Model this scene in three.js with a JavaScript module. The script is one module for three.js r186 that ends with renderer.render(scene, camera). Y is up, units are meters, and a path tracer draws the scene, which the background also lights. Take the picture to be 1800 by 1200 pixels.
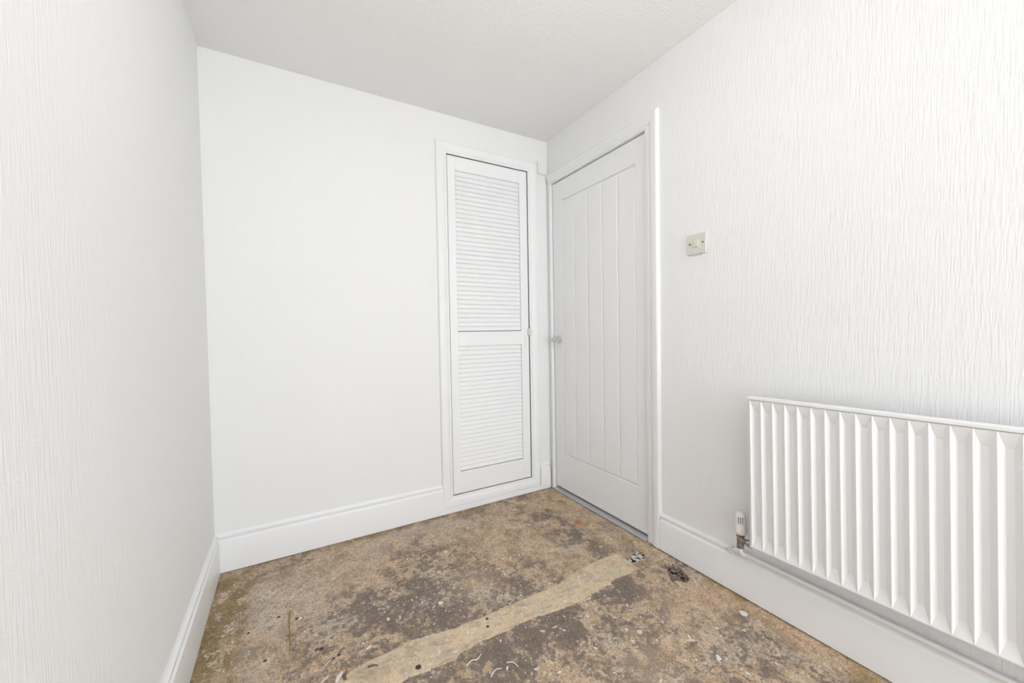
import * as THREE from 'three';
import { RoundedBoxGeometry } from 'three/addons/geometries/RoundedBoxGeometry.js';
import { mergeGeometries, mergeVertices, toCreasedNormals } from 'three/addons/utils/BufferGeometryUtils.js';
import { RectAreaLightUniformsLib } from 'three/addons/lights/RectAreaLightUniformsLib.js';

// ---------------------------------------------------------------- camera, daylight, exposure
const scene = new THREE.Scene();
const camera = new THREE.PerspectiveCamera(82.42, 1.5, 0.03, 60);
camera.rotation.order = 'YXZ';
camera.position.set(-1.5188, 1.0461, 2.1342);
camera.rotation.set(-0.0248, -0.5228, -0.0169, 'YXZ');

scene.background = new THREE.Color(0.86, 0.93, 1.0);            // bright even overcast
scene.backgroundIntensity = 3.0;

const renderer = new THREE.WebGLRenderer({ antialias: true });
renderer.toneMapping = THREE.LinearToneMapping;
renderer.toneMappingExposure = 1.73;
renderer.shadowMap.enabled = true;
RectAreaLightUniformsLib.init();

// the room: corner of back wall (z = 0) and door wall (x = 0) at the origin
const W = 1.82, H = 2.292, D = 5.0, TH = 0.12;                  // width, height, length, wall thickness
const WIN = { x0: -1.45, x1: -0.09, y0: 0.20, y1: 2.05 };        // window behind the camera

const daylight = new THREE.RectAreaLight(new THREE.Color(0.955, 0.982, 1.0), 3.0, WIN.x1 - WIN.x0 - 0.1, WIN.y1 - WIN.y0 - 0.1);
daylight.position.set((WIN.x0 + WIN.x1) / 2, (WIN.y0 + WIN.y1) / 2, D + 0.03);
daylight.lookAt((WIN.x0 + WIN.x1) / 2, (WIN.y0 + WIN.y1) / 2, 0);
daylight.name = 'window_daylight';
scene.add(daylight);
const LAMP = { x: -1.0, y: 1.99, z: 1.52, power: 0.22 };         // opal pendant, just above the frame

// ---------------------------------------------------------------- helpers
function rng(seed) { let a = seed >>> 0; return () => { a = (a + 0x6D2B79F5) >>> 0; let t = a; t = Math.imul(t ^ (t >>> 15), t | 1); t ^= t + Math.imul(t ^ (t >>> 7), t | 61); return ((t ^ (t >>> 14)) >>> 0) / 4294967296; }; }
const rand = rng(7);
const HT = new Float32Array(65536); { const r = rng(99); for (let i = 0; i < 65536; i++) HT[i] = r(); }
const hash = (i, j) => HT[((i & 255) << 8) | (j & 255)];
function vnoise(x, y) {                                          // tiles every 256 cells
  const i = Math.floor(x), j = Math.floor(y), fx = x - i, fy = y - j, u = fx * fx * (3 - 2 * fx), v = fy * fy * (3 - 2 * fy);
  const a = hash(i, j), b = hash(i + 1, j), c = hash(i, j + 1), d = hash(i + 1, j + 1);
  return a + (b - a) * u + (c - a) * v + (a - b - c + d) * u * v;
}
function tnoise(x, y, px, py) {                                   // the same, with whole periods px, py so that a tile closes
  const i = Math.floor(x), j = Math.floor(y), fx = x - i, fy = y - j, u = fx * fx * (3 - 2 * fx), v = fy * fy * (3 - 2 * fy), m = (k, p) => ((k % p) + p) % p;
  const i0 = m(i, px), i1 = m(i + 1, px), j0 = m(j, py), j1 = m(j + 1, py), a = hash(i0, j0), b = hash(i1, j0), c = hash(i0, j1), d = hash(i1, j1);
  return a + (b - a) * u + (c - a) * v + (a - b - c + d) * u * v;
}
function fbm(x, y, n) { let s = 0, a = 0.5, t = 0; for (let k = 0; k < n; k++) { s += a * vnoise(x + k * 37.3, y + k * 11.7); t += a; a *= 0.55; x *= 2.03; y *= 2.03; } return s / t; }
const sstep = (a, b, x) => { const t = Math.min(1, Math.max(0, (x - a) / (b - a))); return t * t * (3 - 2 * t); };
const lerp = (a, b, t) => a + (b - a) * t;

const used = new Map();
function numbered(name) { const k = used.get(name) || 0; used.set(name, k + 1); return k ? `${name}_${String(k).padStart(3, '0')}` : name; }
function add(o, name, parent = scene) { o.name = numbered(name); parent.add(o); if (o.isMesh) { o.castShadow = true; o.receiveShadow = true; } return o; }
const mesh = (name, geo, mat, parent) => add(new THREE.Mesh(geo, mat), name, parent);
const part = (name, geo, mat, parent) => { const o = new THREE.Mesh(geo, mat); o.name = name; o.castShadow = o.receiveShadow = true; parent.add(o); return o; };
function group(name, x = 0, y = 0, z = 0) { const g = new THREE.Group(); add(g, name); g.position.set(x, y, z); return g; }
const structure = (o, label) => { o.userData.kind = 'structure'; if (label) o.userData.label = label; return o; };
const tag = (o, label, category, grp) => { o.userData.label = label; o.userData.category = category; if (grp) o.userData.group = grp; return o; };
const box = (x0, x1, y0, y1, z0, z1) => new THREE.BoxGeometry(x1 - x0, y1 - y0, z1 - z0).translate((x0 + x1) / 2, (y0 + y1) / 2, (z0 + z1) / 2);
const rbox = (x0, x1, y0, y1, z0, z1, r = 0.002, s = 2) => new RoundedBoxGeometry(x1 - x0, y1 - y0, z1 - z0, s, r).translate((x0 + x1) / 2, (y0 + y1) / 2, (z0 + z1) / 2);
function merge(list) { return mergeGeometries(list.map((g) => { const q = g.index ? g.toNonIndexed() : g; for (const k of Object.keys(q.attributes)) if (!['position', 'normal', 'uv'].includes(k)) q.deleteAttribute(k); return q; })); }
function worldUV(geo, a, b, sa = 1, sb = 1, oa = 0, ob = 0) {     // uv in metres from two position axes
  const p = geo.attributes.position, uv = new Float32Array(p.count * 2);
  for (let i = 0; i < p.count; i++) { uv[2 * i] = (p.getComponent(i, a) + oa) * sa; uv[2 * i + 1] = (p.getComponent(i, b) + ob) * sb; }
  geo.setAttribute('uv', new THREE.BufferAttribute(uv, 2)); return geo;
}
// sweep a moulding profile ([across, proud] pairs) along a mitred path lying on a wall whose outward normal is n;
// "across" runs to the left of the travel direction as seen looking along -n
function sweep(profile, path, n, closed = false) {
  const N = path.length, rows = [];
  for (let i = 0; i < N; i++) {
    const prev = path[(i - 1 + N) % N], next = path[(i + 1) % N], cur = path[i];
    let d1 = cur.clone().sub(prev).normalize(), d2 = next.clone().sub(cur).normalize();
    if (!closed && i === 0) d1 = d2.clone(); if (!closed && i === N - 1) d2 = d1.clone();
    const s1 = new THREE.Vector3().crossVectors(n, d1), s2 = new THREE.Vector3().crossVectors(n, d2);
    const s = s1.clone().add(s2); s.multiplyScalar(1 / (0.5 * s.lengthSq())); s.multiplyScalar(1);
    rows.push(profile.map(([a, b]) => cur.clone().addScaledVector(s, a).addScaledVector(n, b)));
  }
  const pos = [], tri = (a, b, c) => pos.push(a.x, a.y, a.z, b.x, b.y, b.z, c.x, c.y, c.z), M = profile.length;
  for (let i = 0; i < (closed ? N : N - 1); i++) {
    const A = rows[i], B = rows[(i + 1) % N];
    for (let k = 0; k < M - 1; k++) { tri(A[k], B[k], B[k + 1]); tri(A[k], B[k + 1], A[k + 1]); }
  }
  if (!closed) for (const [R0, flip] of [[rows[0], false], [rows[N - 1], true]]) for (let k = 1; k < M - 1; k++) flip ? tri(R0[0], R0[k + 1], R0[k]) : tri(R0[0], R0[k], R0[k + 1]);
  // orient outwards
  const g = new THREE.BufferGeometry(); g.setAttribute('position', new THREE.Float32BufferAttribute(pos, 3));
  const mid = rows[0].reduce((a, v) => a.add(v), new THREE.Vector3()).multiplyScalar(1 / M);
  const k = Math.floor(M / 2), e1 = rows[1][k].clone().sub(rows[0][k]), e2 = rows[1][k + 1 < M ? k + 1 : k].clone().sub(rows[0][k]);
  const nn = new THREE.Vector3().crossVectors(e1, e2), out = rows[0][k].clone().add(rows[0][Math.min(k + 1, M - 1)]).multiplyScalar(0.5).sub(mid);
  if (nn.dot(out) < 0) { const q = g.attributes.position.array; for (let i = 0; i < q.length; i += 9) for (let c = 0; c < 3; c++) { const t = q[i + 3 + c]; q[i + 3 + c] = q[i + 6 + c]; q[i + 6 + c] = t; } }
  g.computeVertexNormals();
  g.setAttribute('uv', new THREE.Float32BufferAttribute(new Float32Array(pos.length / 3 * 2), 2));
  return toCreasedNormals(g, 0.45);
}
const V = (x, y, z) => new THREE.Vector3(x, y, z);

// ---------------------------------------------------------------- textures and materials
function grey(w, h, f) {
  const d = new Uint8Array(w * h * 4);
  for (let j = 0; j < h; j++) for (let i = 0; i < w; i++) { const v = Math.max(0, Math.min(255, f(i, j) * 255)), k = 4 * (j * w + i); d[k] = d[k + 1] = d[k + 2] = v; d[k + 3] = 255; }
  const t = new THREE.DataTexture(d, w, h); t.wrapS = t.wrapT = THREE.RepeatWrapping; t.magFilter = THREE.LinearFilter; t.minFilter = THREE.LinearMipmapLinearFilter; t.generateMipmaps = true; t.needsUpdate = true; return t;
}
// bark-like blown vinyl wallpaper: broken vertical ribs with wavy patches, one tile = 0.74 m
const barkTex = grey(1024, 1024, (i, j) => {
  const x = i / 1024 * 256, y = j / 1024 * 256;
  const wob = 0.7 * (tnoise(x / 8, y / 16, 32, 16) - 0.5) + 0.35 * (tnoise(x / 2, y / 4, 128, 64) - 0.5);
  const ribs = tnoise(x + wob, y / 16, 256, 16), ribs2 = tnoise(2 * x + wob, y / 8 + 3, 512, 32);
  const patch = sstep(0.6, 0.8, tnoise(x / 8, y / 16 + 5, 32, 16)), swirl = tnoise(2 * x + 2 * tnoise(x / 2, y / 2, 128, 128), 2 * y, 512, 512);
  return lerp(0.6 * ribs + 0.4 * ribs2, 0.45 * ribs + 0.2 * ribs2 + 0.35 * swirl, patch);
});
const artexTex = grey(512, 512, (i, j) => { const x = i / 2, y = j / 2; return 0.25 * vnoise(x / 4, y / 4) + 0.75 * Math.pow(vnoise(x / 2 + 2 * vnoise(x / 8, y / 8), y / 2), 2); });
const paintTex = grey(512, 512, (i, j) => fbm(i / 2 / 4, j / 2 / 4, 3));

const std = (c, rough, o = {}) => new THREE.MeshStandardMaterial({ color: c, roughness: rough, ...o });
const lin = (r, g, b) => new THREE.Color().setRGB(r, g, b);
const M = {
  paper: std(lin(0.93, 0.93, 0.928), 0.8, { bumpMap: barkTex, bumpScale: 0.0008 }),
  paperLeft: std(lin(0.93, 0.93, 0.928), 0.8, { bumpMap: barkTex, bumpScale: 0.0007 }),
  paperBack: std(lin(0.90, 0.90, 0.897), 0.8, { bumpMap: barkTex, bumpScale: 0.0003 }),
  ceiling: std(lin(0.95, 0.945, 0.935), 0.9, { bumpMap: artexTex, bumpScale: 0.0012 }),
  gloss: std(lin(0.925, 0.928, 0.933), 0.32),
  satin: std(lin(0.925, 0.927, 0.93), 0.42),
  door: std(lin(0.93, 0.931, 0.935), 0.45),
  radiator: std(lin(0.925, 0.928, 0.933), 0.35),
  dark: std(lin(0.12, 0.11, 0.10), 0.9),
  backing: std(lin(0.75, 0.75, 0.74), 0.8),
  block: std(lin(0.89, 0.885, 0.84), 0.7),
  cream: std(lin(0.76, 0.74, 0.64), 0.55),
  switchPlate: std(lin(0.74, 0.73, 0.68), 0.35),
  rocker: std(lin(0.73, 0.72, 0.6), 0.35),
  screw: std(lin(0.10, 0.075, 0.075), 0.5),
  chrome: std(lin(0.60, 0.60, 0.61), 0.14, { metalness: 1 }),
  brass: std(lin(0.30, 0.25, 0.21), 0.42, { metalness: 0.75 }),
  steel: std(lin(0.45, 0.45, 0.45), 0.35, { metalness: 0.8 }),
  trv: std(lin(0.84, 0.82, 0.80), 0.4),
  trvSlot: std(lin(0.16, 0.15, 0.14), 0.7),
  pipe: std(lin(0.84, 0.84, 0.83), 0.4),
  sill: std(lin(0.60, 0.59, 0.605), 0.6, { bumpMap: paintTex, bumpScale: 0.002 }),
  plaster: std(lin(0.80, 0.78, 0.75), 0.9),
  plasterDull: std(lin(0.68, 0.62, 0.52), 0.9),
  straw: std(lin(0.36, 0.26, 0.04), 0.7),
  twig: std(lin(0.42, 0.32, 0.22), 0.8),
  rubble: std(lin(0.24, 0.20, 0.18), 0.95, { bumpMap: paintTex, bumpScale: 0.004 }),
  brown: std(lin(0.34, 0.22, 0.17), 0.95),
  earth: std(lin(0.14, 0.115, 0.10), 0.95),
  rust: std(lin(0.20, 0.085, 0.04), 0.8),
};

// ---------------------------------------------------------------- floor colour: bare sheets with old adhesive, stains and paint spatter
const FW = 1.82, FD = 1.82, FN = 2048;
const L_ = {
  dark: [[-0.265, 0.326, .07, 1], [-0.262, 0.45, .07, 1], [-0.258, 0.584, .07, 1], [-0.25, 0.74, .08, 1], [-0.915, 0.416, .1, .7], [-0.755, 0.752, .09, .9], [-0.603, 0.757, .09, .7], [-1.115, 0.722, .13, .9], [-1.22, 0.724, .12, .8], [-1.0, 0.76, .1, .8], [-1.282, 0.511, .12, .7], [-0.879, 0.991, .1, 1.1], [-0.867, 1.081, .16, 1], [-0.72, 1.02, .1, .9], [-0.437, 1.026, .11, .9], [-0.3, 1.0, .08, .7], [-1.056, 1.053, .12, .9], [-1.054, 0.433, .12, .6], [-0.681, 1.051, .11, .7], [-0.336, 1.049, .1, .7], [-0.616, 1.232, .14, .8], [-.6, .42, .1, .35], [-1.35, .77, .1, .5]],
  light: [[-1.637, 0.254, .09, .9], [-1.593, 0.431, .12, .8], [-1.431, 0.295, .13, .6], [-0.979, 0.068, .08, .8], [-0.8, 0.15, .1, .8], [-1.15, .12, .12, .7], [-1.66, 0.701, .1, .5]],
  tan: [[-0.668, 0.33, .12, .8], [-0.596, 0.5, .1, .6], [-0.865, 0.66, .1, .6], [-1.287, 0.239, .12, .6], [-0.489, 0.183, .1, .7], [-0.43, 0.73, .1, .9], [-0.239, 1.184, .12, .9], [-0.574, 1.332, .1, .7], [-0.868, 1.3, .1, .5], [-.48, .5, .1, .5], [-.1, 1.2, .09, .6]],
  pink: [[-0.094, 1.156, .05, .6], [-0.133, 1.23, .05, .4], [-0.033, 1.345, .05, .8], [-0.04, 1.554, .06, .9], [-0.035, 1.45, .05, .8]],
  red: [[-0.16, 0.49, .022, 1.3], [-0.151, 1.219, .022, .5]],
  dot: [[-1.191, 0.943, .010], [-1.574, 0.456, .006], [-1.516, 0.502, .007], [-1.448, 0.703, .008], [-1.462, .698, .005], [-1.666, 0.493, .006], [-1.609, 0.661, .006], [-.915, .87, .006], [-.93, .905, .006], [-1.42, .765, .007], [-1.4, .76, .006]],
};
const blobs = (list, x, z) => { let s = 0; for (const [cx, cz, r, k] of list) { const q = ((x - cx) ** 2 + (z - cz) ** 2) / (r * r); if (q < 6) s += k * Math.exp(-q); } return s; };
const bandU = [[-1.83, 0.885], [-1.421, 0.867], [-1.37, 0.847], [-1.317, 0.838], [-1.245, 0.832], [-1.184, 0.822], [-1.11, 0.836], [-1.052, 0.848], [-0.966, 0.852], [-0.873, 0.852], [-0.745, 0.846], [-0.586, 0.85], [-0.432, 0.815], [-0.325, 0.808], [-0.205, 0.808]];
const bandL = [[-1.83, 0.985], [-1.258, 0.967], [-1.206, 0.964], [-1.137, 0.973], [-1.082, 0.975], [-1.059, 0.96], [-0.99, 0.952], [-0.907, 0.957], [-0.784, 0.952], [-0.691, 0.962], [-0.594, 0.973], [-0.471, 0.966], [-0.361, 0.951], [-0.293, 0.947], [-0.205, 0.948]];
const along = (pl, x) => { for (let i = 1; i < pl.length; i++) if (x <= pl[i][0]) { const [a, b] = pl[i - 1], [c, d] = pl[i]; return lerp(b, d, (x - a) / (c - a)); } return pl[pl.length - 1][1]; };
const floorData = new Uint8Array(FN * FN * 4), floorBump = new Float32Array(FN * FN);
{
  const toS = (v) => 255 * (v <= 0.0031308 ? 12.92 * v : 1.055 * Math.pow(v, 1 / 2.4) - 0.055);
  const C = (hex) => { const c = new THREE.Color(hex); return [c.r, c.g, c.b]; };
  const tan = C('#cab094'), tan2 = C('#b4997c'), taupe = C('#c8b8a7'), dark = C('#968679'), darker = C('#6d6159'), olive = C('#917c57'), pale = C('#e0cdb1'), band = C('#e2ccac'), band2 = C('#d0c2ab'), pink = C('#d4b7a0'), ochre = C('#bb9c6b'), red = C('#c5734b'), purple = C('#a1948a'), door = C('#d0b899'), grit = C('#574d47');
  const spat = [];                                               // paint spatter: flat dried drops, part of the floor's wear
  const r = rng(4242);
  for (let k = 0; k < 900; k++) { const x = -r() * 1.82, z = r() * 1.82; spat.push([x, z, 0.0008 + 0.0022 * r() ** 3, 1 + r() * 1.2, r() * 3.14, 0.5 + 0.5 * r()]); }
  const grid = new Map(); const key = (a, b) => a * 1000 + b;
  for (const s of spat) { const a = Math.floor(-s[0] / 0.02), b = Math.floor(s[1] / 0.02); for (let p = -1; p < 2; p++) for (let q = -1; q < 2; q++) { const kk = key(a + p, b + q); if (!grid.has(kk)) grid.set(kk, []); grid.get(kk).push(s); } }
  const CG = 256, coarse = new Float32Array(CG * CG * 5);          // blob fields on a coarse grid
  for (let j = 0; j < CG; j++) for (let i = 0; i < CG; i++) { const x = -FW + FW * (i + .5) / CG, z = FD * (j + .5) / CG, o = 5 * (j * CG + i); coarse[o] = blobs(L_.dark, x, z); coarse[o + 1] = blobs(L_.light, x, z); coarse[o + 2] = blobs(L_.tan, x, z); coarse[o + 3] = blobs(L_.pink, x, z); coarse[o + 4] = blobs(L_.red, x, z); }
  const col = [0, 0, 0], mixin = (c, t) => { if (t <= 0) return; if (t > 1) t = 1; for (let k = 0; k < 3; k++) col[k] += (c[k] - col[k]) * t; };
  const f5 = [0, 0, 0, 0, 0];
  for (let j = 0; j < FN; j++) for (let i = 0; i < FN; i++) {
    const x = -FW + FW * (i + .5) / FN, z = FD * (j + .5) / FN;
    const wx = x + 0.03 * (vnoise(x * 14 + 40, z * 14) - .5) + 0.012 * (vnoise(x * 60 + 40, z * 60) - .5), wz = z + 0.03 * (vnoise(x * 14, z * 14 + 60) - .5) + 0.012 * (vnoise(x * 60, z * 60 + 90) - .5);
    { const gi = Math.min(CG - 2, Math.max(0, (wx + FW) / FW * CG - .5)), gj = Math.min(CG - 2, Math.max(0, wz / FD * CG - .5)), a = Math.floor(gi), b = Math.floor(gj), u = gi - a, v = gj - b, o = 5 * (b * CG + a);
      for (let k = 0; k < 5; k++) f5[k] = lerp(lerp(coarse[o + k], coarse[o + 5 + k], u), lerp(coarse[o + CG * 5 + k], coarse[o + CG * 5 + 5 + k], u), v); }
    const n1 = fbm(x * 5 + 20, z * 5 + 20, 4), n2 = fbm(x * 18 + 50, z * 18 + 70, 4), n3 = fbm(x * 70 + 100, z * 70 + 9, 3), n4 = vnoise(x * 420 + 300, z * 420 + 300), n5 = vnoise(x * 240 + 13, z * 240 + 71), n6 = fbm(x * 34 + 9, z * 34 + 170, 3);
    col[0] = tan[0]; col[1] = tan[1]; col[2] = tan[2];
    mixin(tan2, sstep(.4, .65, n2)); mixin(taupe, sstep(.5, .7, n1) * .8); mixin(purple, .5 * sstep(.55, .7, n6));
    const dk = f5[0] * .55 - f5[2] * .5 - f5[1] * .45 + (n1 - .48) * 1.0 + (n2 - .5) * 2.3 + (n3 - .5) * 2.6 + (n5 - .5) * .35;
    mixin(dark, .8 * sstep(.08, .5, dk)); mixin(purple, .5 * sstep(.3, .6, dk) * sstep(.45, .6, n6)); mixin(darker, .75 * sstep(.42, 1.0, dk + (n5 - .5) * 1.3 + (n3 - .5) * 1.6)); mixin(pale, .45 * sstep(.56, .7, fbm(x * 48 + 70, z * 48 + 20, 3)) * (1 - sstep(.1, .5, dk))); mixin(grit, .75 * sstep(.80, .92, n5 * .55 + n4 * .3 + n3 * .3));
    mixin(taupe, Math.min(.75, f5[1] * .8)); mixin(tan, Math.min(.6, f5[2] * .5 * sstep(.3, .6, n3 + .1)));
    // strip by the doorway: bare lighter boards
    const inDoor = sstep(-.222, -.208, wx * .4 + x * .6) * (1 - sstep(.96, 1.0, z)); mixin(door, .6 * inDoor); mixin(tan2, .5 * inDoor * sstep(.45, .6, n6)); mixin(purple, .6 * inDoor * sstep(.5, .62, n2) * sstep(.3, .6, z));
    if (inDoor > 0) mixin(olive, .5 * inDoor * sstep(.56, .66, fbm(x * 30 + 4, z * 12 + 3, 3)));
    mixin(grit, .7 * (1 - sstep(.0008, .0022, Math.abs(x + .083 + .01 * (vnoise(z * 9, 4) - .5)))) * sstep(.2, .3, z) * (1 - sstep(.7, .82, z)) * sstep(.35, .55, vnoise(z * 24, 8)));
    // browner margins along the skirtings
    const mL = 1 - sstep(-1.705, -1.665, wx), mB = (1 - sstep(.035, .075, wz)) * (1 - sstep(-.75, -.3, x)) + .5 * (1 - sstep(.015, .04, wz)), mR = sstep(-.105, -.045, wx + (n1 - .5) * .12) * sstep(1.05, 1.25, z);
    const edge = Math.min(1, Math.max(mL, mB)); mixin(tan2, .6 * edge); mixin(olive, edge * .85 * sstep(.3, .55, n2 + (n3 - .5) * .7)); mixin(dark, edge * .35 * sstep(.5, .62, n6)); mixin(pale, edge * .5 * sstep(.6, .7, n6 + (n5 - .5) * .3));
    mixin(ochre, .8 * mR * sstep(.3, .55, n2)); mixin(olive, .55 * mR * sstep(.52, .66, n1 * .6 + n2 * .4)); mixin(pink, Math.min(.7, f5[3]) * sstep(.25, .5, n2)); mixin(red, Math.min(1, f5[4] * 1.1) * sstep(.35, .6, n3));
    // bare lighter seam strip
    const u = along(bandU, x) + .008 * (vnoise(x * 40, 3) - .5) + .004 * (vnoise(x * 160, 5) - .5), l = along(bandL, x) + .008 * (vnoise(x * 40, 9) - .5) + .004 * (vnoise(x * 160, 15) - .5);
    const inBand = sstep(-.003, .003, z - u) * sstep(-.003, .003, l - z) * (1 - sstep(-.214, -.208, x));
    mixin(band, .88 * inBand); mixin(band2, .7 * inBand * sstep(.5, .64, n2)); mixin(tan2, .5 * inBand * sstep(.58, .7, fbm(x * 26 + 7, z * 60 + 8, 3))); mixin(dark, .22 * inBand * sstep(.6, .72, n6));
    // grain
    const g = 1 + (1 - .6 * inBand) * ((n4 - .5) * .62 + (n5 - .5) * .55 + (n3 - .5) * .75);
    let sp = 0; const cell = grid.get(key(Math.floor(-x / .02), Math.floor(z / .02)));
    if (cell) for (const [sx, sz, sr, el, an, st] of cell) { const dx = x - sx, dz = z - sz, c = Math.cos(an), s = Math.sin(an), a = (dx * c + dz * s) / (sr * el), b = (-dx * s + dz * c) / sr, q = a * a + b * b; if (q < 1.6) sp = Math.max(sp, st * (1 - sstep(.7, 1.4, q + (n4 - .5) * .6))); }
    for (let k = 0; k < 3; k++) col[k] *= g;
    mixin([.84, .8, .75], sp * .9);
    for (const [dx, dz, dr] of L_.dot) { const q = ((x - dx) ** 2 + (z - dz) ** 2) / (dr * dr); if (q < 1.5) mixin([.06, .04, .03], 1 - sstep(.5, 1.2, q)); }
    // imprint of the old underlay's weave in patches
    const weave = sstep(.55, .68, n1 + .12 * Math.exp(-((x + 1.1) ** 2 + (z - 1.06) ** 2) / .02) + .1 * Math.exp(-((x + 1.6) ** 2 + (z - .6) ** 2) / .03)) * (1 - inBand) * .12 * Math.sin(x * 900 + 3 * n2) * (n5);
    for (let k = 0; k < 3; k++) col[k] *= 1 + weave;
    const o = 4 * (j * FN + i);
    floorData[o] = Math.max(0, Math.min(255, toS(col[0]))); floorData[o + 1] = Math.max(0, Math.min(255, toS(col[1]))); floorData[o + 2] = Math.max(0, Math.min(255, toS(col[2]))); floorData[o + 3] = 255;
    floorBump[j * FN + i] = .35 * n3 + .3 * n5 + .2 * n4 + .4 * sp + weave + .12 * n2;
  }
}
const floorMap = new THREE.DataTexture(floorData, FN, FN); floorMap.colorSpace = THREE.SRGBColorSpace; floorMap.magFilter = THREE.LinearFilter; floorMap.minFilter = THREE.LinearMipmapLinearFilter; floorMap.generateMipmaps = true; floorMap.wrapS = floorMap.wrapT = THREE.MirroredRepeatWrapping; floorMap.needsUpdate = true;
const floorBumpTex = grey(1024, 1024, (i, j) => floorBump[(2 * j) * FN + 2 * i]); floorBumpTex.wrapS = floorBumpTex.wrapT = THREE.MirroredRepeatWrapping;
M.floor = std(new THREE.Color(1, 1, 1), 0.85, { map: floorMap, bumpMap: floorBumpTex, bumpScale: 0.0022 });
M.band = std(new THREE.Color(1, 1, 1), 0.85, { map: floorMap, bumpMap: floorBumpTex, bumpScale: 0.001 });

// ---------------------------------------------------------------- room shell
const UP = V(0, 1, 0), INX = V(-1, 0, 0), INZ = V(0, 0, 1), INL = V(1, 0, 0);
function wallXY(z0, z1, x0, x1, holes) {                          // wall spanning x, y
  const s = new THREE.Shape([[x0, 0], [x1, 0], [x1, H], [x0, H]].map(([a, b]) => new THREE.Vector2(a, b)));
  for (const [a, b, c, d] of holes) s.holes.push(new THREE.Path([[a, c], [a, d], [b, d], [b, c]].map(([p, q]) => new THREE.Vector2(p, q))));
  const g = new THREE.ExtrudeGeometry(s, { depth: z1 - z0, bevelEnabled: false }); g.translate(0, 0, z0); return worldUV(g, 0, 1, 1 / 0.74, 1 / 0.74);
}
function wallZY(x0, x1, z0, z1, holes) {
  const s = new THREE.Shape([[z0, 0], [z1, 0], [z1, H], [z0, H]].map(([a, b]) => new THREE.Vector2(a, b)));
  for (const [a, b, c, d] of holes) s.holes.push(new THREE.Path([[a, c], [a, d], [b, d], [b, c]].map(([p, q]) => new THREE.Vector2(p, q))));
  const g = new THREE.ExtrudeGeometry(s, { depth: x1 - x0, bevelEnabled: false });   // (z, y, depth) -> rotate so shape x -> z
  g.rotateY(-Math.PI / 2); g.translate(x1, 0, 0); return worldUV(g, 2, 1, 1 / 0.74, 1 / 0.74);
}
const CUP = { x0: -0.702, x1: -0.164, y0: 0.100, y1: 2.066 };    // cupboard leaf
const DR = { z0: 0.046, z1: 0.812, y0: 0.024, y1: 2.0 };         // door leaf
structure(mesh('wall_back', wallXY(-TH, 0, -W - TH, TH, [[CUP.x0 - .02, CUP.x1 + .02, CUP.y0 - .02, CUP.y1 + .02]]), M.paperBack), 'smooth white papered back wall with the narrow louvred cupboard');
structure(mesh('wall_right', wallZY(0, TH, 0, D + TH, [[DR.z0 - .025, DR.z1 + .025, 0, DR.y1 + .022]]), M.paper), 'white wall with bark textured paper beside the panelled door and radiator');
structure(mesh('wall_left', worldUV(box(-W - TH, -W, 0, H, 0, D + TH), 2, 1, 1 / 0.74, 1 / 0.74, .37, .2), M.paperLeft), 'white wall with bark textured paper at the left');
structure(mesh('wall_front', wallXY(D, D + TH, -W, 0, [[WIN.x0, WIN.x1, WIN.y0, WIN.y1]]), M.paper), 'white wall with the window behind the viewer');
structure(mesh('ceiling', worldUV(box(-W - TH, TH, H, H + 0.1, -TH, D + TH), 0, 2, 1 / .9, 1 / .9), M.ceiling), 'off white stippled ceiling');
// closed spaces behind the two doors
const closet = (x0, x1, y0, y1, z0, z1, open) => merge([['x', x0], ['X', x1], ['y', y0], ['Y', y1], ['z', z0], ['Z', z1]].filter(([k]) => k !== open).map(([k]) => { const t = .03; return k === 'x' ? box(x0 - t, x0, y0, y1, z0, z1) : k === 'X' ? box(x1, x1 + t, y0, y1, z0, z1) : k === 'y' ? box(x0 - t, x1 + t, y0 - t, y0, z0, z1) : k === 'Y' ? box(x0 - t, x1 + t, y1, y1 + t, z0, z1) : k === 'z' ? box(x0 - t, x1 + t, y0 - t, y1 + t, z0 - t, z0) : box(x0 - t, x1 + t, y0 - t, y1 + t, z1, z1 + t); }));
structure(mesh('wall_cupboard', closet(-.8, -.06, 0, 2.2, -.6, -TH - .001, 'Z'), M.dark));
structure(mesh('wall_hall', closet(TH + .001, .9, -.02, 2.2, -.1, 1.0, 'x'), M.dark));

// floor: two worn sheets, a lighter filled seam and a bare strip at the doorway, over rough ground
const floor = structure(group('floor'), 'bare worn floor with old adhesive stains, paint flecks and a pale seam strip');
function slab(pts, holes, y0, y1, bevel = 0) {                    // pts in x, z
  const s = new THREE.Shape(pts.map(([x, z]) => new THREE.Vector2(x, -z)));
  for (const h of holes) s.holes.push(new THREE.Path(h.map(([x, z]) => new THREE.Vector2(x, -z))));
  const g = new THREE.ExtrudeGeometry(s, { depth: y1 - y0 - bevel * 2, bevelEnabled: bevel > 0, bevelThickness: bevel, bevelSize: bevel, bevelSegments: 1, bevelOffset: -bevel });
  g.rotateX(-Math.PI / 2); g.translate(0, y0 + bevel, 0);
  return worldUV(g, 0, 2, 1 / FW, 1 / FD, FW, 0);
}
function ragged(pl, step, amp, seed) {                           // a closed or open line with small random teeth
  const r = rng(seed), out = [];
  for (let i = 0; i < pl.length - 1; i++) { const [a, b] = pl[i], [c, d] = pl[i + 1], n = Math.max(1, Math.round(Math.hypot(c - a, d - b) / step)); for (let k = 0; k < n; k++) { const t = k / n; out.push([lerp(a, c, t) + (k ? (r() - .5) * amp : 0), lerp(b, d, t) + (k ? (r() - .5) * amp : 0)]); } }
  out.push(pl[pl.length - 1]); return out;
}
const loop = (pl, step, amp, seed) => { const q = ragged([...pl, pl[0]], step, amp, seed); q.pop(); return q; };
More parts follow.
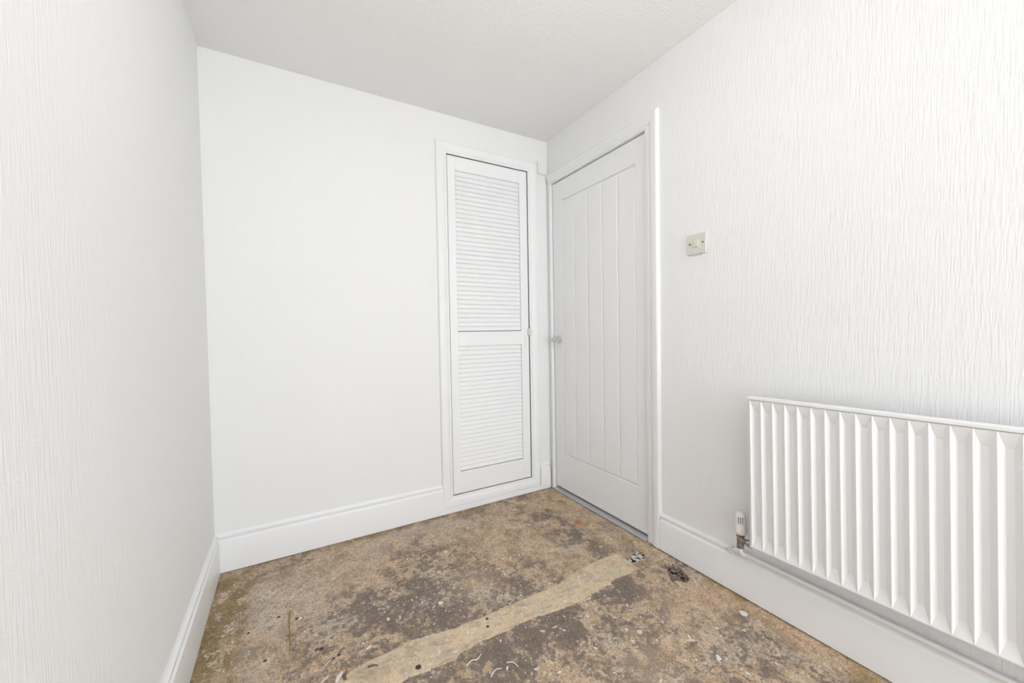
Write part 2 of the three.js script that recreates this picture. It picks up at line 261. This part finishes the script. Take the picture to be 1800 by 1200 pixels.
const SX = -0.207;                                               // seam by the doorway
const pit1 = loop([[-0.213, 0.853], [-0.156, 0.849], [-0.100, 0.849], [-0.106, 0.881], [-0.122, 0.918], [-0.160, 0.905], [-0.200, 0.912], [-0.2055, 0.89]].map(([x, z]) => [Math.max(x, SX + .004), z]), .012, .006, 5);
const pit2 = loop([[-0.088, 0.988], [-0.058, 0.998], [-0.055, 1.047], [-0.082, 1.108], [-0.120, 1.115], [-0.140, 1.09], [-0.16, 1.074]], .012, .006, 8);
const seam = .0012;
part('floor_sheet', slab([[-W - .05, -.05], [SX - seam, -.05], [SX - seam, .9 - seam], [-W - .05, .9 - seam]], [], -.03, 0, .001), M.floor, floor);
part('floor_sheet', slab([[-W - .05, .9 + seam], [SX - seam, .9 + seam], [SX - seam, .96 - seam], [SX + .03, .96 - seam], [.12, .96 - seam], [.12, D + .1], [-W - .05, D + .1]], [pit2], -.03, 0, .001), M.floor, floor);
part('doorway_strip', slab([[SX + seam, -.05], [.12, -.05], [.12, .96 - 3 * seam], [SX + seam, .96 - 3 * seam]], [pit1], -.03, -.0004, .001), M.floor, floor);
const bandPts = [...ragged(bandU.map(([x, z]) => [x, z + .002]), .03, .003, 21), ...ragged([...bandL].reverse().map(([x, z]) => [x, z - .002]), .03, .003, 22)];
part('seam_filler', slab(bandPts, [], -.004, .0016, .0006), M.band, floor);
part('subfloor', box(-W - .1, .12, -.1, -.0305, -.1, D + .1), M.earth, floor);
// rough filling in the two broken places
function lump(w, h, d, seed, seg = 7) {
  const g = mergeVertices(new THREE.IcosahedronGeometry(.5, 2).deleteAttribute('uv').deleteAttribute('normal')), p = g.attributes.position, r = rng(seed), ox = r() * 90, oy = r() * 90;
  for (let i = 0; i < p.count; i++) { const x = p.getX(i), y = p.getY(i), z = p.getZ(i), k = .75 + .55 * vnoise(x * 5 + ox + z * 2, y * 5 + oy - z * 3); p.setXYZ(i, x * w * k, y * h * k, z * d * k); }
  g.computeVertexNormals(); g.setAttribute('uv', new THREE.Float32BufferAttribute(new Float32Array(p.count * 2), 2)); return g;
}
function rubble(pit, mats, n, lo, hi, yTop, seed) {               // broken bits too small to tell apart, one part per pit and tone
  const r = rng(seed), xs = pit.map((p) => p[0]), zs = pit.map((p) => p[1]), x0 = Math.min(...xs), x1 = Math.max(...xs), z0 = Math.min(...zs), z1 = Math.max(...zs);
  const inside = (x, z) => { let c = false; for (let i = 0, j = pit.length - 1; i < pit.length; j = i++) if ((pit[i][1] > z) !== (pit[j][1] > z) && x < (pit[j][0] - pit[i][0]) * (z - pit[i][1]) / (pit[j][1] - pit[i][1]) + pit[i][0]) c = !c; return c; };
  const lists = mats.map(() => []);
  for (let k = 0; k < n;) {
    const x = lerp(x0, x1, r()), z = lerp(z0, z1, r()); if (!inside(x, z)) continue;
    const sz = lerp(lo, hi, r() * r()), g = lump(sz * (1 + r()), sz * .7, sz * (.7 + .6 * r()), seed * 31 + k); g.rotateY(r() * 6.28); g.rotateX((r() - .5) * .8); g.translate(x, yTop - .008 * r() + .25 * (z - z0) * .04, z);
    lists[Math.floor(r() * r() * mats.length)].push(g.index ? g.toNonIndexed() : g); k++;
  }
  lists.forEach((l, i) => { if (l.length) { const o = part('rubble', toCreasedNormals(mergeGeometries(l), .5), mats[i], floor); o.userData.kind = 'stuff'; } });
}
rubble(pit1, [M.plaster, M.plasterDull, M.rubble], 34, .008, .022, -.008, 61);
rubble(pit2, [M.rubble, M.brown, M.earth, M.plasterDull], 46, .008, .022, -.011, 62);
function splinter(pts, r0, r1, m, name, parent) { const c = new THREE.CatmullRomCurve3(pts.map((p) => V(...p))), g = new THREE.TubeGeometry(c, 14, 1, 6), p = g.attributes.position, cn = V(0, 0, 0); for (let i = 0; i <= 14; i++) { c.getPointAt(i / 14, cn); const r = lerp(r0, r1, i / 14); for (let j = 0; j < 7; j++) { const k = i * 7 + j; p.setXYZ(k, cn.x + (p.getX(k) - cn.x) * r, cn.y + (p.getY(k) - cn.y) * r * .7, cn.z + (p.getZ(k) - cn.z) * r); } } g.computeVertexNormals(); return name ? part(name, g, m, parent) : g; }
splinter([[-.165, .001, 1.085], [-.13, .004, 1.035], [-.09, .001, .985]], .0022, .0014, M.earth, 'splinter', floor);
splinter([[-.175, .002, 1.12], [-.166, .005, 1.10], [-.158, .003, 1.08]], .0015, .001, M.earth, 'splinter', floor);
splinter([[-.215, .001, .856], [-.16, .004, .85], [-.1, .003, .848]], .002, .0016, M.twig, 'splinter', floor);
splinter([[-.14, .004, .86], [-.142, .0, .885], [-.148, -.003, .915]], .003, .002, M.plasterDull, 'splinter', floor);
splinter([[-.07, .002, 1.10], [-.08, .004, 1.115], [-.088, .002, 1.135]], .0025, .0012, M.plaster, 'splinter', floor);

// skirting boards
const SK = [[0, 0], [0, .018], [.130, .018], [.137, .0165], [.1425, .0105], [.146, .0098], [.150, .0115], [.155, .0135], [.160, .0132], [.165, .0095], [.168, .005], [.171, .004], [.171, 0]];
const gap = .0032;                                               // they stop just short of the uneven floor
const skirt = (name, a, b, n, label) => structure(mesh(name, sweep(SK, [a, b], n), M.gloss), label);
skirt('baseboard_back', V(-W + .002, gap, 0), V(CUP.x0 - .064, gap, 0), INZ, 'tall white moulded skirting board along the back wall');
skirt('baseboard_corner', V(CUP.x1 + .0695, gap, 0), V(-.019, gap, 0), INZ, 'short white skirting piece between cupboard frame and door');
skirt('baseboard_right', V(0, .006, .897), V(0, .006, D), INX, 'tall white moulded skirting board below the radiator');
skirt('baseboard_left', V(-W, gap, D), V(-W, gap, .002), INL, 'tall white moulded skirting board along the left wall');

// ---------------------------------------------------------------- louvred cupboard door
const CAS = [[0, 0], [0, .009], [.003, .011], [.010, .011], [.013, .008], [.016, .011], [.022, .0145], [.034, .0175], [.05, .0195], [.058, .0185], [.063, .014], [.065, .008], [.065, 0]];
{
  const t = structure(group('trim_1', 0, 0, 0), 'white moulded frame around the louvred cupboard door');
  const e = .004, x0 = CUP.x0 - e, x1 = CUP.x1 + e, y0 = CUP.y0 - e, y1 = CUP.y1 + e, prof = CAS;
  // four mitred lengths; travel so that "across" points away from the leaf
  const corners = [V(x0, y0, 0), V(x0, y1, 0), V(x1, y1, 0), V(x1, y0, 0)];
  part('architrave', sweep(prof, corners, INZ, true), M.satin, t);
  part('plinth', box(x0 - .064, x1 + .064, gap, .035, .0005, .0185), M.gloss, t);
  // lining of the opening
  part('lining', merge([box(x0 - .016, x0, y0 - .016, y1 + .016, -TH, .006), box(x1, x1 + .016, y0 - .016, y1 + .016, -TH, .006), box(x0, x1, y1, y1 + .016, -TH, .006), box(x0, x1, y0 - .016, y0, -TH, .006)]), M.satin, t);

  const d = structure(group('door_2'), 'narrow white cupboard door of horizontal louvre slats in two panels');
  const X0 = CUP.x0, X1 = CUP.x1, zb = -.026, zf = .004, sw = .048;
  const ux0 = X0 + sw, ux1 = X1 - sw - .008, U0 = 1.051, U1 = 1.987, L0 = .2265, L1 = .966;
  part('stile', rbox(X0, ux0, CUP.y0, CUP.y1, zb, zf, .0025), M.satin, d);
  part('stile', rbox(ux1, X1, CUP.y0, CUP.y1, zb, zf, .0025), M.satin, d);
  part('rail', rbox(ux0 - .001, ux1 + .001, U1, CUP.y1, zb, zf, .0025), M.satin, d);
  part('rail', rbox(ux0 - .001, ux1 + .001, L1, U0, zb, zf, .0025), M.satin, d);
  part('rail', rbox(ux0 - .001, ux1 + .001, CUP.y0, L0, zb, zf, .0025), M.satin, d);
  part('back_board', box(ux0 - .01, ux1 + .01, L0 - .01, U1 + .01, zb - .006, zb - .001), M.backing, d);
  const slatGeo = new RoundedBoxGeometry(ux1 - ux0, .0066, .0315, 3, .0026);
  const tilt = THREE.MathUtils.degToRad(72), rr = rng(3);
  const put = (y) => { const s = part('louvre_slat', slatGeo, M.satin, d); s.position.set((ux0 + ux1) / 2, y, -.0095); s.rotation.set(tilt + (rr() - .5) * .03, 0, (rr() - .5) * .0012); };
  const pitch = .02655;
  const half = .0315 / 2 * Math.sin(tilt) + .0008;
  for (let k = 0; k < 35; k++) put(1.0545 + half + k * pitch);
  for (let k = 0; k < 28; k++) put(.2285 + half + k * .0263);
  const c = part('catch', rbox(X1 - .012, X1 + .014, 1.022, 1.066, zf + .0002, zf + .013, .003), M.cream, d); c.userData.label = 'small cream door catch';
  part('catch_pin', new THREE.CylinderGeometry(.004, .004, .006, 12).rotateZ(Math.PI / 2).translate(X1 + .0, 1.068, zf + .007), M.brass, d);
  part('finger_pull', rbox(X1 - .034, X1 - .027, .952, 1.026, zf - .001, zf + .005, .002), M.satin, d);
}

// small filled block above the door frame's end, in the corner
tag(mesh('corner_block', (() => { const s = new THREE.Shape([[-.079, 2.152], [-.079, 2.082], [-.074, 2.075], [-.064, 2.0735], [-.058, 2.069], [-.05, 2.072], [-.03, 2.071], [-.012, 2.073], [-.0195, 2.08], [-.0195, 2.15]].map(([x, y]) => new THREE.Vector2(x, y))); const g = new THREE.ExtrudeGeometry(s, { depth: .004, bevelEnabled: true, bevelThickness: .003, bevelSize: .003, bevelSegments: 2, bevelOffset: -.003 }); return g.translate(0, 0, .0035); })(), M.block), 'small cream block of filler in the top corner above the cupboard frame', 'filler block');

// ---------------------------------------------------------------- panelled door in the right wall
{
  const t = structure(group('trim_2'), 'white moulded frame around the panelled door');
  const zi = DR.z1 + .020, yi = DR.y1 + .006;
  // head and right side; travel from the corner along the head, then down
  part('architrave', sweep(CAS, [V(0, yi, .0195), V(0, yi, zi), V(0, .005, zi)], INX), M.satin, t);
  part('jamb', rbox(-.006, TH, 0.0, DR.y1 + .02, DR.z1 + .004, DR.z1 + .024, .002), M.satin, t);
  part('jamb', rbox(-.010, TH, 0.0, DR.y1 + .02, DR.z0 - .024, DR.z0 - .004, .002), M.satin, t);
  part('jamb', rbox(-.006, TH, DR.y1 + .004, DR.y1 + .022, DR.z0 - .02, DR.z1 + .02, .002), M.satin, t);
  part('door_stop', merge([box(.05, .065, .02, DR.y1 + .01, DR.z1 - .008, DR.z1 + .005), box(.05, .065, .02, DR.y1 + .01, DR.z0 - .005, DR.z0 + .008), box(.05, .065, DR.y1 - .008, DR.y1 + .005, DR.z0, DR.z1)]), M.satin, t);

  const d = structure(group('door_1'), 'white panelled door of vertical planks with a chrome lever handle');
  const xf = .007, xb = .045, P = { z0: .1415, z1: .742, y0: .2515, y1: 1.872 };
  // leaf: one board with a sunk panel opening, chamfered all round
  const s = new THREE.Shape([[DR.z0, DR.y0], [DR.z1, DR.y0], [DR.z1, DR.y1], [DR.z0, DR.y1]].map(([a, b]) => new THREE.Vector2(a, b)));
  s.holes.push(new THREE.Path([[P.z0, P.y0], [P.z0, P.y1], [P.z1, P.y1], [P.z1, P.y0]].map(([a, b]) => new THREE.Vector2(a, b))));
  const b = .005, g = new THREE.ExtrudeGeometry(s, { depth: xb - xf - 2 * b, bevelEnabled: true, bevelThickness: b, bevelSize: .004, bevelSegments: 1, bevelOffset: -.004 });
  g.rotateY(-Math.PI / 2); g.translate(xb - b, 0, 0);
  part('leaf', g, M.door, d);
  part('panel_backing', box(xf + .012, xb - .006, P.y0 - .01, P.y1 + .01, P.z0 - .01, P.z1 + .01), M.door, d);
  const n = 5, w = (P.z1 - P.z0) / n;
  const ps = new THREE.Shape([[-w / 2 + .0003, P.y0 + .0008], [w / 2 - .0003, P.y0 + .0008], [w / 2 - .0003, P.y1 - .0008], [-w / 2 + .0003, P.y1 - .0008]].map(([a, c]) => new THREE.Vector2(a, c)));
  const plank = new THREE.ExtrudeGeometry(ps, { depth: .006, bevelEnabled: true, bevelThickness: .0055, bevelSize: .0065, bevelSegments: 1, bevelOffset: -.0065 });
  plank.rotateY(-Math.PI / 2); plank.translate(xf + .0005 + .006 + .0055, 0, 0);
  for (let k = 0; k < n; k++) { const p = part('plank', plank, M.door, d); p.position.z = P.z0 + w * (k + .5); }
  // lever handle on a round rose
  const hz = DR.z0 + .047, hy = .990;
  const rose = new THREE.LatheGeometry([[0, 0], [.0245, 0], [.026, .002], [.0255, .006], [.022, .009], [.012, .0105], [.0105, .014], [.0105, .054], [0, .054]].map(([a, c]) => new THREE.Vector2(a, c)), 40);
  rose.rotateZ(Math.PI / 2); rose.translate(xf, hy, hz);
  const hd = part('handle', rose, M.chrome, d); hd.userData.label = 'chrome lever handle';
  const lc = new THREE.CatmullRomCurve3([V(xf - .048, hy, hz - .006), V(xf - .058, hy + .001, hz), V(xf - .063, hy + .002, hz + .016), V(xf - .062, hy + .003, hz + .05), V(xf - .058, hy - .001, hz + .078), V(xf - .054, hy - .002, hz + .088)]);
  const lg = new THREE.TubeGeometry(lc, 40, .0095, 14);
  part('lever', merge([lg, new THREE.SphereGeometry(.0095, 16, 12).translate(xf - .054, hy - .002, hz + .088), new THREE.SphereGeometry(.0118, 16, 12).translate(xf - .05, hy, hz)]), M.chrome, hd);
  const th = tag(mesh('threshold_strip', (() => { const q = new RoundedBoxGeometry(.062, .0135, DR.z1 - DR.z0 + .004, 2, .004); const p = q.attributes.position; for (let i = 0; i < p.count; i++) if (p.getX(i) < 0 && p.getY(i) > 0) p.setY(i, p.getY(i) - .003); q.computeVertexNormals(); return q; })(), M.sill), 'dusty grey threshold strip under the panelled door', 'threshold');
  th.position.set(.012, .0064, (DR.z0 + DR.z1) / 2);
}

// ---------------------------------------------------------------- light switch
{
  const s = tag(group('light_switch', -.0005, 1.404, 1.090), 'cream single rocker light switch on the textured wall beside the door', 'switch');
  part('plate', rbox(-.009, 0, -.0425, .0425, -.0435, .0435, .0035, 3), M.switchPlate, s);
  const r = part('rocker', rbox(-.0135, -.006, -.0135, .0125, -.0095, .0095, .002, 3), M.rocker, s); r.rotation.z = -.12;
  part('rocker_surround', rbox(-.0102, -.006, -.018, .017, -.0135, .0135, .0015), M.rocker, s);
  for (const z of [-.0302, .0302]) { const q = part('screw', merge([new THREE.CylinderGeometry(.0036, .0036, .002, 16).rotateZ(Math.PI / 2).translate(-.0094, 0, z), box(-.0108, -.0100, -.0006, .0006, z - .003, z + .003)]), M.screw, s); q.position.y = .003; }
}

// ---------------------------------------------------------------- radiator
{
  const RL = 1.05, RH = .548, rad = tag(group('radiator', -.094, .254, 1.352), 'white single panel radiator with vertical flutes on the right wall', 'radiator');
  rad.rotation.x = -.014;
  // pressed front: flutes between sharp crests; local x = depth (0 crest, + towards the wall)
  const pit = .0374, n = Math.floor((RL - .02) / pit), dep = .0100, c0 = .0014, wa = .0105, wb = .0232, e = .040, y0 = .006, y1 = RH - .014, tz = .009;
  const pos = [], tri = (...v) => { for (const q of v) pos.push(...q); };
  const quad = (a, b, c, d) => { tri(a, b, c); tri(a, c, d); };
  for (let k = 0; k < n; k++) {
    const z = tz + k * pit, A = z, B = z + c0, C = B + wa, E = B + wb, F = z + pit;
    quad([0, y0, A], [0, y0, B], [0, y1, B], [0, y1, A]);
    quad([0, y0, B], [dep, y0 + e, C], [dep, y1 - e, C], [0, y1, B]);
    quad([dep, y0 + e, C], [dep, y0 + e, E], [dep, y1 - e, E], [dep, y1 - e, C]);
    quad([dep, y0 + e, E], [0, y0, F], [0, y1, F], [dep, y1 - e, E]);
    quad([0, y0, B], [0, y0, F], [dep, y0 + e, E], [dep, y0 + e, C]);
    quad([dep, y1 - e, C], [dep, y1 - e, E], [0, y1, F], [0, y1, B]);
  }
  const g = new THREE.BufferGeometry(); g.setAttribute('position', new THREE.Float32BufferAttribute(pos, 3)); g.setAttribute('uv', new THREE.Float32BufferAttribute(new Float32Array(pos.length / 3 * 2), 2)); g.computeVertexNormals();
  part('front_panel', toCreasedNormals(g, .08), M.radiator, rad);
  const zE = tz + n * pit;
  part('back_panel', box(dep + .002, dep + .016, y0 + .002, y1, tz + .001, zE - .001), M.radiator, rad);
  part('top_edge', rbox(-.0015, .020, y1, RH, .0, zE + tz, .005, 4), M.radiator, rad);
  part('bottom_edge', rbox(.0025, .018, .0, y0 + .0005, .0, zE + tz, .002, 2), M.radiator, rad);
  part('side_edge', rbox(.006, .018, .001, RH - .002, -.001, tz + .0005, .002, 2), M.radiator, rad);
  part('side_edge', rbox(.001, .018, .001, RH - .002, zE - .0005, zE + tz + .001, .002, 2), M.radiator, rad);
  for (const z of [.16, RL - .18]) part('wall_bracket', merge([box(.02, .092, .08, .11, z, z + .03), box(.02, .092, RH - .12, RH - .09, z, z + .03), box(.0875, .092, .05, RH - .06, z - .004, z + .034)]), M.satin, rad);
}

// thermostatic valve at the radiator's lower left corner
{
  const v = tag(group('thermostatic_valve', -.062, .0, 1.303), 'white headed thermostatic radiator valve on a dull brass body', 'valve');
  const lathe = (pts, seg = 32) => new THREE.LatheGeometry(pts.map(([a, b]) => new THREE.Vector2(a, b)), seg);
  const head = part('valve_head', lathe([[0, .273], [.0165, .273], [.0200, .277], [.0218, .287], [.0218, .297], [.0204, .305], [.0200, .330], [.0186, .344], [.014, .353], [.006, .357], [0, .357]]), M.trv, v);
  head.userData.label = 'white plastic valve head';
  for (const a of [-.32, 0, .32]) { const s = part('slot', box(-.0011, .0011, .318, .342, .0178, .0208), M.trvSlot, head); s.rotation.y = -1.05 + a; }
  part('collar', lathe([[0, .264], [.0145, .264], [.0165, .267], [.0165, .274], [.014, .276], [0, .276]], 6), M.brass, v);
  part('valve_body', merge([lathe([[0, .234], [.0105, .234], [.0118, .237], [.0118, .266], [0, .266]], 24), new THREE.CylinderGeometry(.0095, .0095, .03, 20).rotateX(Math.PI / 2).translate(0, .250, .015)]), M.brass, v);
  part('union_nut', new THREE.CylinderGeometry(.0150, .0150, .013, 6).rotateX(Math.PI / 2).translate(0, .250, .034), M.steel, v);
  part('compression_nut', lathe([[0, .220], [.0120, .220], [.0140, .223], [.0140, .233], [.012, .236], [0, .236]], 6), M.brass, v);
  part('tail', merge([new THREE.CylinderGeometry(.0085, .0085, .014, 20).rotateX(Math.PI / 2).translate(0, .250, .0475), new THREE.SphereGeometry(.0085, 20, 12).translate(0, .250, .0535), new THREE.CylinderGeometry(.008, .008, .02, 20).translate(0, .260, .0535)]), M.steel, v);
}
// painted pipe along the skirting
{
  const px = -.0275, py = .181, r = .0078;
  const p = tag(group('heating_pipe'), 'white painted heating pipe running along the top of the skirting', 'pipe');
  part('pipe_run', merge([new THREE.CylinderGeometry(r, r, 1.45, 24).rotateX(Math.PI / 2).translate(px, py, 1.258 + .725), new THREE.SphereGeometry(r, 20, 12).translate(px, py, 1.258)]), M.pipe, p);
  const c = new THREE.CatmullRomCurve3([V(px, py, 1.303), V(px - .008, py + .004, 1.303), V(-.054, py + .016, 1.303), V(-.062, py + .028, 1.303), V(-.062, .224, 1.303)]);
  part('riser', new THREE.TubeGeometry(c, 30, r * .96, 18), M.pipe, p);
  part('tee_fitting', merge([new THREE.CylinderGeometry(.0096, .0096, .042, 24).rotateX(Math.PI / 2).translate(px, py, 1.303), new THREE.TorusGeometry(.0088, .0014, 8, 24).translate(px, py, 1.282), new THREE.TorusGeometry(.0088, .0014, 8, 24).translate(px, py, 1.324)]), M.pipe, p);
  const k = tag(group('pipe_clip', px, py, 1.247), 'small cream pipe clip at the end of the pipe on the skirting', 'clip');
  part('clip_band', new THREE.TorusGeometry(.0095, .0024, 8, 24).translate(0, 0, .004), M.cream, k);
  part('clip_base', rbox(-.012, .014, -.018, .003, -.012, .012, .003), M.cream, k);
  part('clip_screw', new THREE.CylinderGeometry(.0035, .0035, .006, 12).rotateX(Math.PI / 2).translate(-.004, -.010, -.013), M.screw, k);
}

// ---------------------------------------------------------------- debris on the floor
{
  const chipGeo = (w, d, h, seed) => { const r = rng(seed), n = 8, pts = []; for (let k = 0; k < n; k++) { const a = k / n * 6.283, q = .5 + .75 * r(); pts.push(new THREE.Vector2(Math.cos(a) * w / 2 * q, Math.sin(a) * d / 2 * q)); } const g = new THREE.ExtrudeGeometry(new THREE.Shape(pts), { depth: h * .4, bevelEnabled: true, bevelThickness: h * .3, bevelSize: Math.min(w, d) * .12, bevelSegments: 1, bevelOffset: -Math.min(w, d) * .12 }); g.rotateX(-Math.PI / 2); g.translate(0, h * .3, 0); return g; };
  const chip = (x, z, w, d, yaw, m, label, h = .003) => { const o = tag(mesh('plaster_chip', chipGeo(w, d, h, Math.round(-x * 1000 + z * 77)), m), label, 'chip', 'loose plaster chips on the floor'); o.position.set(x, .0002 + (z > along(bandU, x) && z < along(bandL, x) ? .0016 : 0), z); o.rotation.y = yaw; return o; };
  chip(-.101, 1.331, .026, .034, .3, M.plaster, 'broad white plaster chip nearest the skirting under the radiator', .004);
  chip(-.363, 1.403, .022, .018, .5, M.plaster, 'bright white plaster chip on the front floor nearest the lower right');
  chip(-.375, 1.313, .034, .011, -.6, M.plasterDull, 'long cream plaster sliver on the front floor');
  chip(-.491, 1.202, .026, .021, .2, M.plasterDull, 'round cream plaster chip in the middle of the front floor');
  chip(-.481, 1.14, .018, .011, .4, M.plasterDull, 'small cream plaster chip just behind the round cream one');
  chip(-.891, .378, .016, .021, .1, M.plaster, 'white plaster chip closest to the cupboard door');
  chip(-.971, .512, .024, .018, 1.0, M.plasterDull, 'dull plaster chip in the middle of the rear floor');
  chip(-1.031, .702, .024, .022, .9, M.plaster, 'white plaster chip just behind the pale seam strip');
  chip(-1.506, .508, .013, .017, .2, M.plaster, 'white plaster chip beside a dark nail hole near the yellow straw');
  chip(-1.455, .498, .013, .010, .4, M.plaster, 'small white plaster chip right of the nail hole chip');
  chip(-1.225, .685, .019, .012, .9, M.plaster, 'white plaster chip on the left half of the rear floor');
  chip(-1.309, .781, .022, .009, .7, M.plaster, 'narrow white plaster sliver near the left end of the seam strip');
  chip(-1.408, .852, .05, .016, .9, M.plaster, 'large white plaster flake lying across the edge of the seam strip');
  chip(-1.447, .838, .034, .012, .7, M.plasterDull, 'dull flake beside the large flake at the seam strip');
  const curl = (pts, r, m, label) => { const g = splinter(pts, r, r * .6, m); return tag(mesh('paint_curl', g, m), label, 'curl', 'curled paint slivers on the floor'); };
  curl([[-1.011, .002, 1.092], [-1.0, .005, 1.085], [-.985, .003, 1.078], [-.97, .002, 1.082]], .0022, M.plaster, 'forked white paint curl nearest the bottom of the floor');
  curl([[-.945, .002, 1.072], [-.93, .006, 1.085], [-.922, .002, 1.105]], .002, M.plaster, 'upright white paint curl right of the forked one');
  curl([[-1.06, .002, 1.018], [-1.04, .004, 1.01], [-1.02, .002, 1.012], [-1.0, .002, 1.0]], .0022, M.plaster, 'white paint curl by the front edge of the seam strip');
  curl([[-1.012, .002, .49], [-.99, .004, .478], [-.975, .002, .474]], .0022, M.plaster, 'white paint curl in the middle of the rear floor');
  curl([[-.34, .002, .40], [-.325, .005, .392], [-.322, .002, .375]], .0018, M.plaster, 'forked white paint sliver near the doorway strip');
  curl([[-1.46, .002, .80], [-1.43, .003, .775], [-1.40, .002, .745]], .0018, M.plasterDull, 'straight cream sliver left of the seam strip');
  tag(mesh('rusty_scrap', splinter([[-1.394, .003, .875], [-1.396, .006, .862], [-1.388, .004, .845]], .005, .0025, M.rust), M.rust), 'rusty brown scrap on the seam strip next to the large flake', 'scrap');
  tag(mesh('rusty_scrap', splinter([[-1.328, .003, .862], [-1.312, .005, .866], [-1.298, .003, .873]], .0035, .002, M.rust), M.rust), 'curved brown scrap further right on the seam strip', 'scrap');
  const st = tag(group('straw'), 'thin yellow straw stalk with a crossing twig on the floor', 'straw');
  splinter([[-1.537, .003, .445], [-1.540, .004, .52], [-1.538, .0035, .60], [-1.540, .003, .668]], .0028, .0014, M.straw, 'stalk', st);
  splinter([[-1.557, .0065, .578], [-1.537, .0075, .586], [-1.516, .0060, .606]], .0014, .0012, M.twig, 'twig', st);

  // countless small flecks of paint and plaster
  const r = rng(1234), N = 1500, base = chipGeo(1, 1, .25, 12), inst = new THREE.InstancedMesh(base, std(new THREE.Color(1, 1, 1), .9), N), m = new THREE.Matrix4(), q = new THREE.Quaternion(), col = new THREE.Color();
  let k = 0; while (k < N) {
    const x = -1.79 + 1.74 * r(), z = .03 + 1.7 * r();
    const dens = .22 + .9 * Math.exp(-(((x + .85) / .35) ** 2 + ((z - 1.02) / .22) ** 2)) + .5 * Math.exp(-(((x + .95) / .4) ** 2 + ((z - .6) / .25) ** 2)) + .35 * Math.exp(-(((x + .5) / .25) ** 2 + ((z - 1.2) / .25) ** 2));
    if (r() > dens * (vnoise(x * 12 + 50, z * 12 + 50) + .35)) continue;
    if (x > -.23 && x < -.04 && z > .83 && z < 1.14) continue;
    const sz = .002 + .0062 * Math.pow(r(), 3), el = 1 + 3.2 * r() * r();
    const y = (z > along(bandU, x) && z < along(bandL, x) ? .0016 : 0);
    q.setFromEuler(new THREE.Euler((r() - .5) * .2, r() * 6.283, (r() - .5) * .2));
    m.compose(V(x, y + .0003, z), q, V(sz * el, Math.min(.006, sz) * .9, sz)); inst.setMatrixAt(k, m);
    const c = r(); if (c < .72) col.setRGB(.82, .80, .77); else if (c < .9) col.setRGB(.62, .54, .42); else col.setRGB(.45, .38, .32);
    inst.setColorAt(k, col); k++;
  }
  add(inst, 'paint_flecks'); inst.userData = { kind: 'stuff', label: 'countless white flecks of paint and plaster scattered on the floor', category: 'debris' };
}

// ---------------------------------------------------------------- window behind the camera
{
  const w = structure(group('window_1'), 'white framed window behind the viewer');
  const zc = D + .07, { x0, x1, y0, y1 } = WIN, f = .05, xm = (x0 + x1) / 2;
  part('frame', merge([box(x0, x1, y0, y0 + f, zc, zc + .04), box(x0, x1, y1 - f, y1, zc, zc + .04), box(x0, x0 + f, y0 + f, y1 - f, zc, zc + .04), box(x1 - f, x1, y0 + f, y1 - f, zc, zc + .04), box(xm - f / 2, xm + f / 2, y0 + f, y1 - f, zc, zc + .04)]), M.gloss, w);
  const glass = new THREE.MeshPhysicalMaterial({ color: 0xffffff, roughness: 0, transmission: 1, thickness: 0, ior: 1.45 });
  part('pane', box(x0 + f, xm - f / 2, y0 + f, y1 - f, zc + .018, zc + .022), glass, w);
  part('pane', box(xm + f / 2, x1 - f, y0 + f, y1 - f, zc + .018, zc + .022), glass, w);
  part('sill', rbox(x0 - .03, x1 + .03, y0 - .025, y0, D - .08, zc, .004), M.gloss, w);
}
// ---------------------------------------------------------------- opal pendant lamp, just above the picture's upper edge
{
  const l = tag(group('pendant_lamp', LAMP.x, 0, LAMP.z), 'round opal glass pendant lamp hanging from the ceiling', 'lamp');
  const opal = std(lin(0.9, 0.9, 0.88), 0.4, { emissive: new THREE.Color(1, 0.96, 0.9), emissiveIntensity: 0.6 });
  part('globe', new THREE.SphereGeometry(.095, 32, 24).translate(0, LAMP.y, 0), opal, l);
  part('cord', new THREE.CylinderGeometry(.003, .003, H - .03 - LAMP.y - .1, 10).translate(0, (H - .03 + LAMP.y + .1) / 2, 0), M.gloss, l);
  part('holder', new THREE.CylinderGeometry(.022, .03, .03, 24).translate(0, LAMP.y + .105, 0), M.gloss, l);
  part('ceiling_rose', new THREE.CylinderGeometry(.03, .045, .028, 32).translate(0, H - .0145, 0), M.gloss, l);
  const p = new THREE.PointLight(new THREE.Color(1, 0.965, 0.91), LAMP.power, 0, 2); p.position.set(0, LAMP.y, 0); p.castShadow = true; p.shadow.radius = 4; p.name = 'lamp_light'; l.add(p);
}
renderer.render(scene, camera);
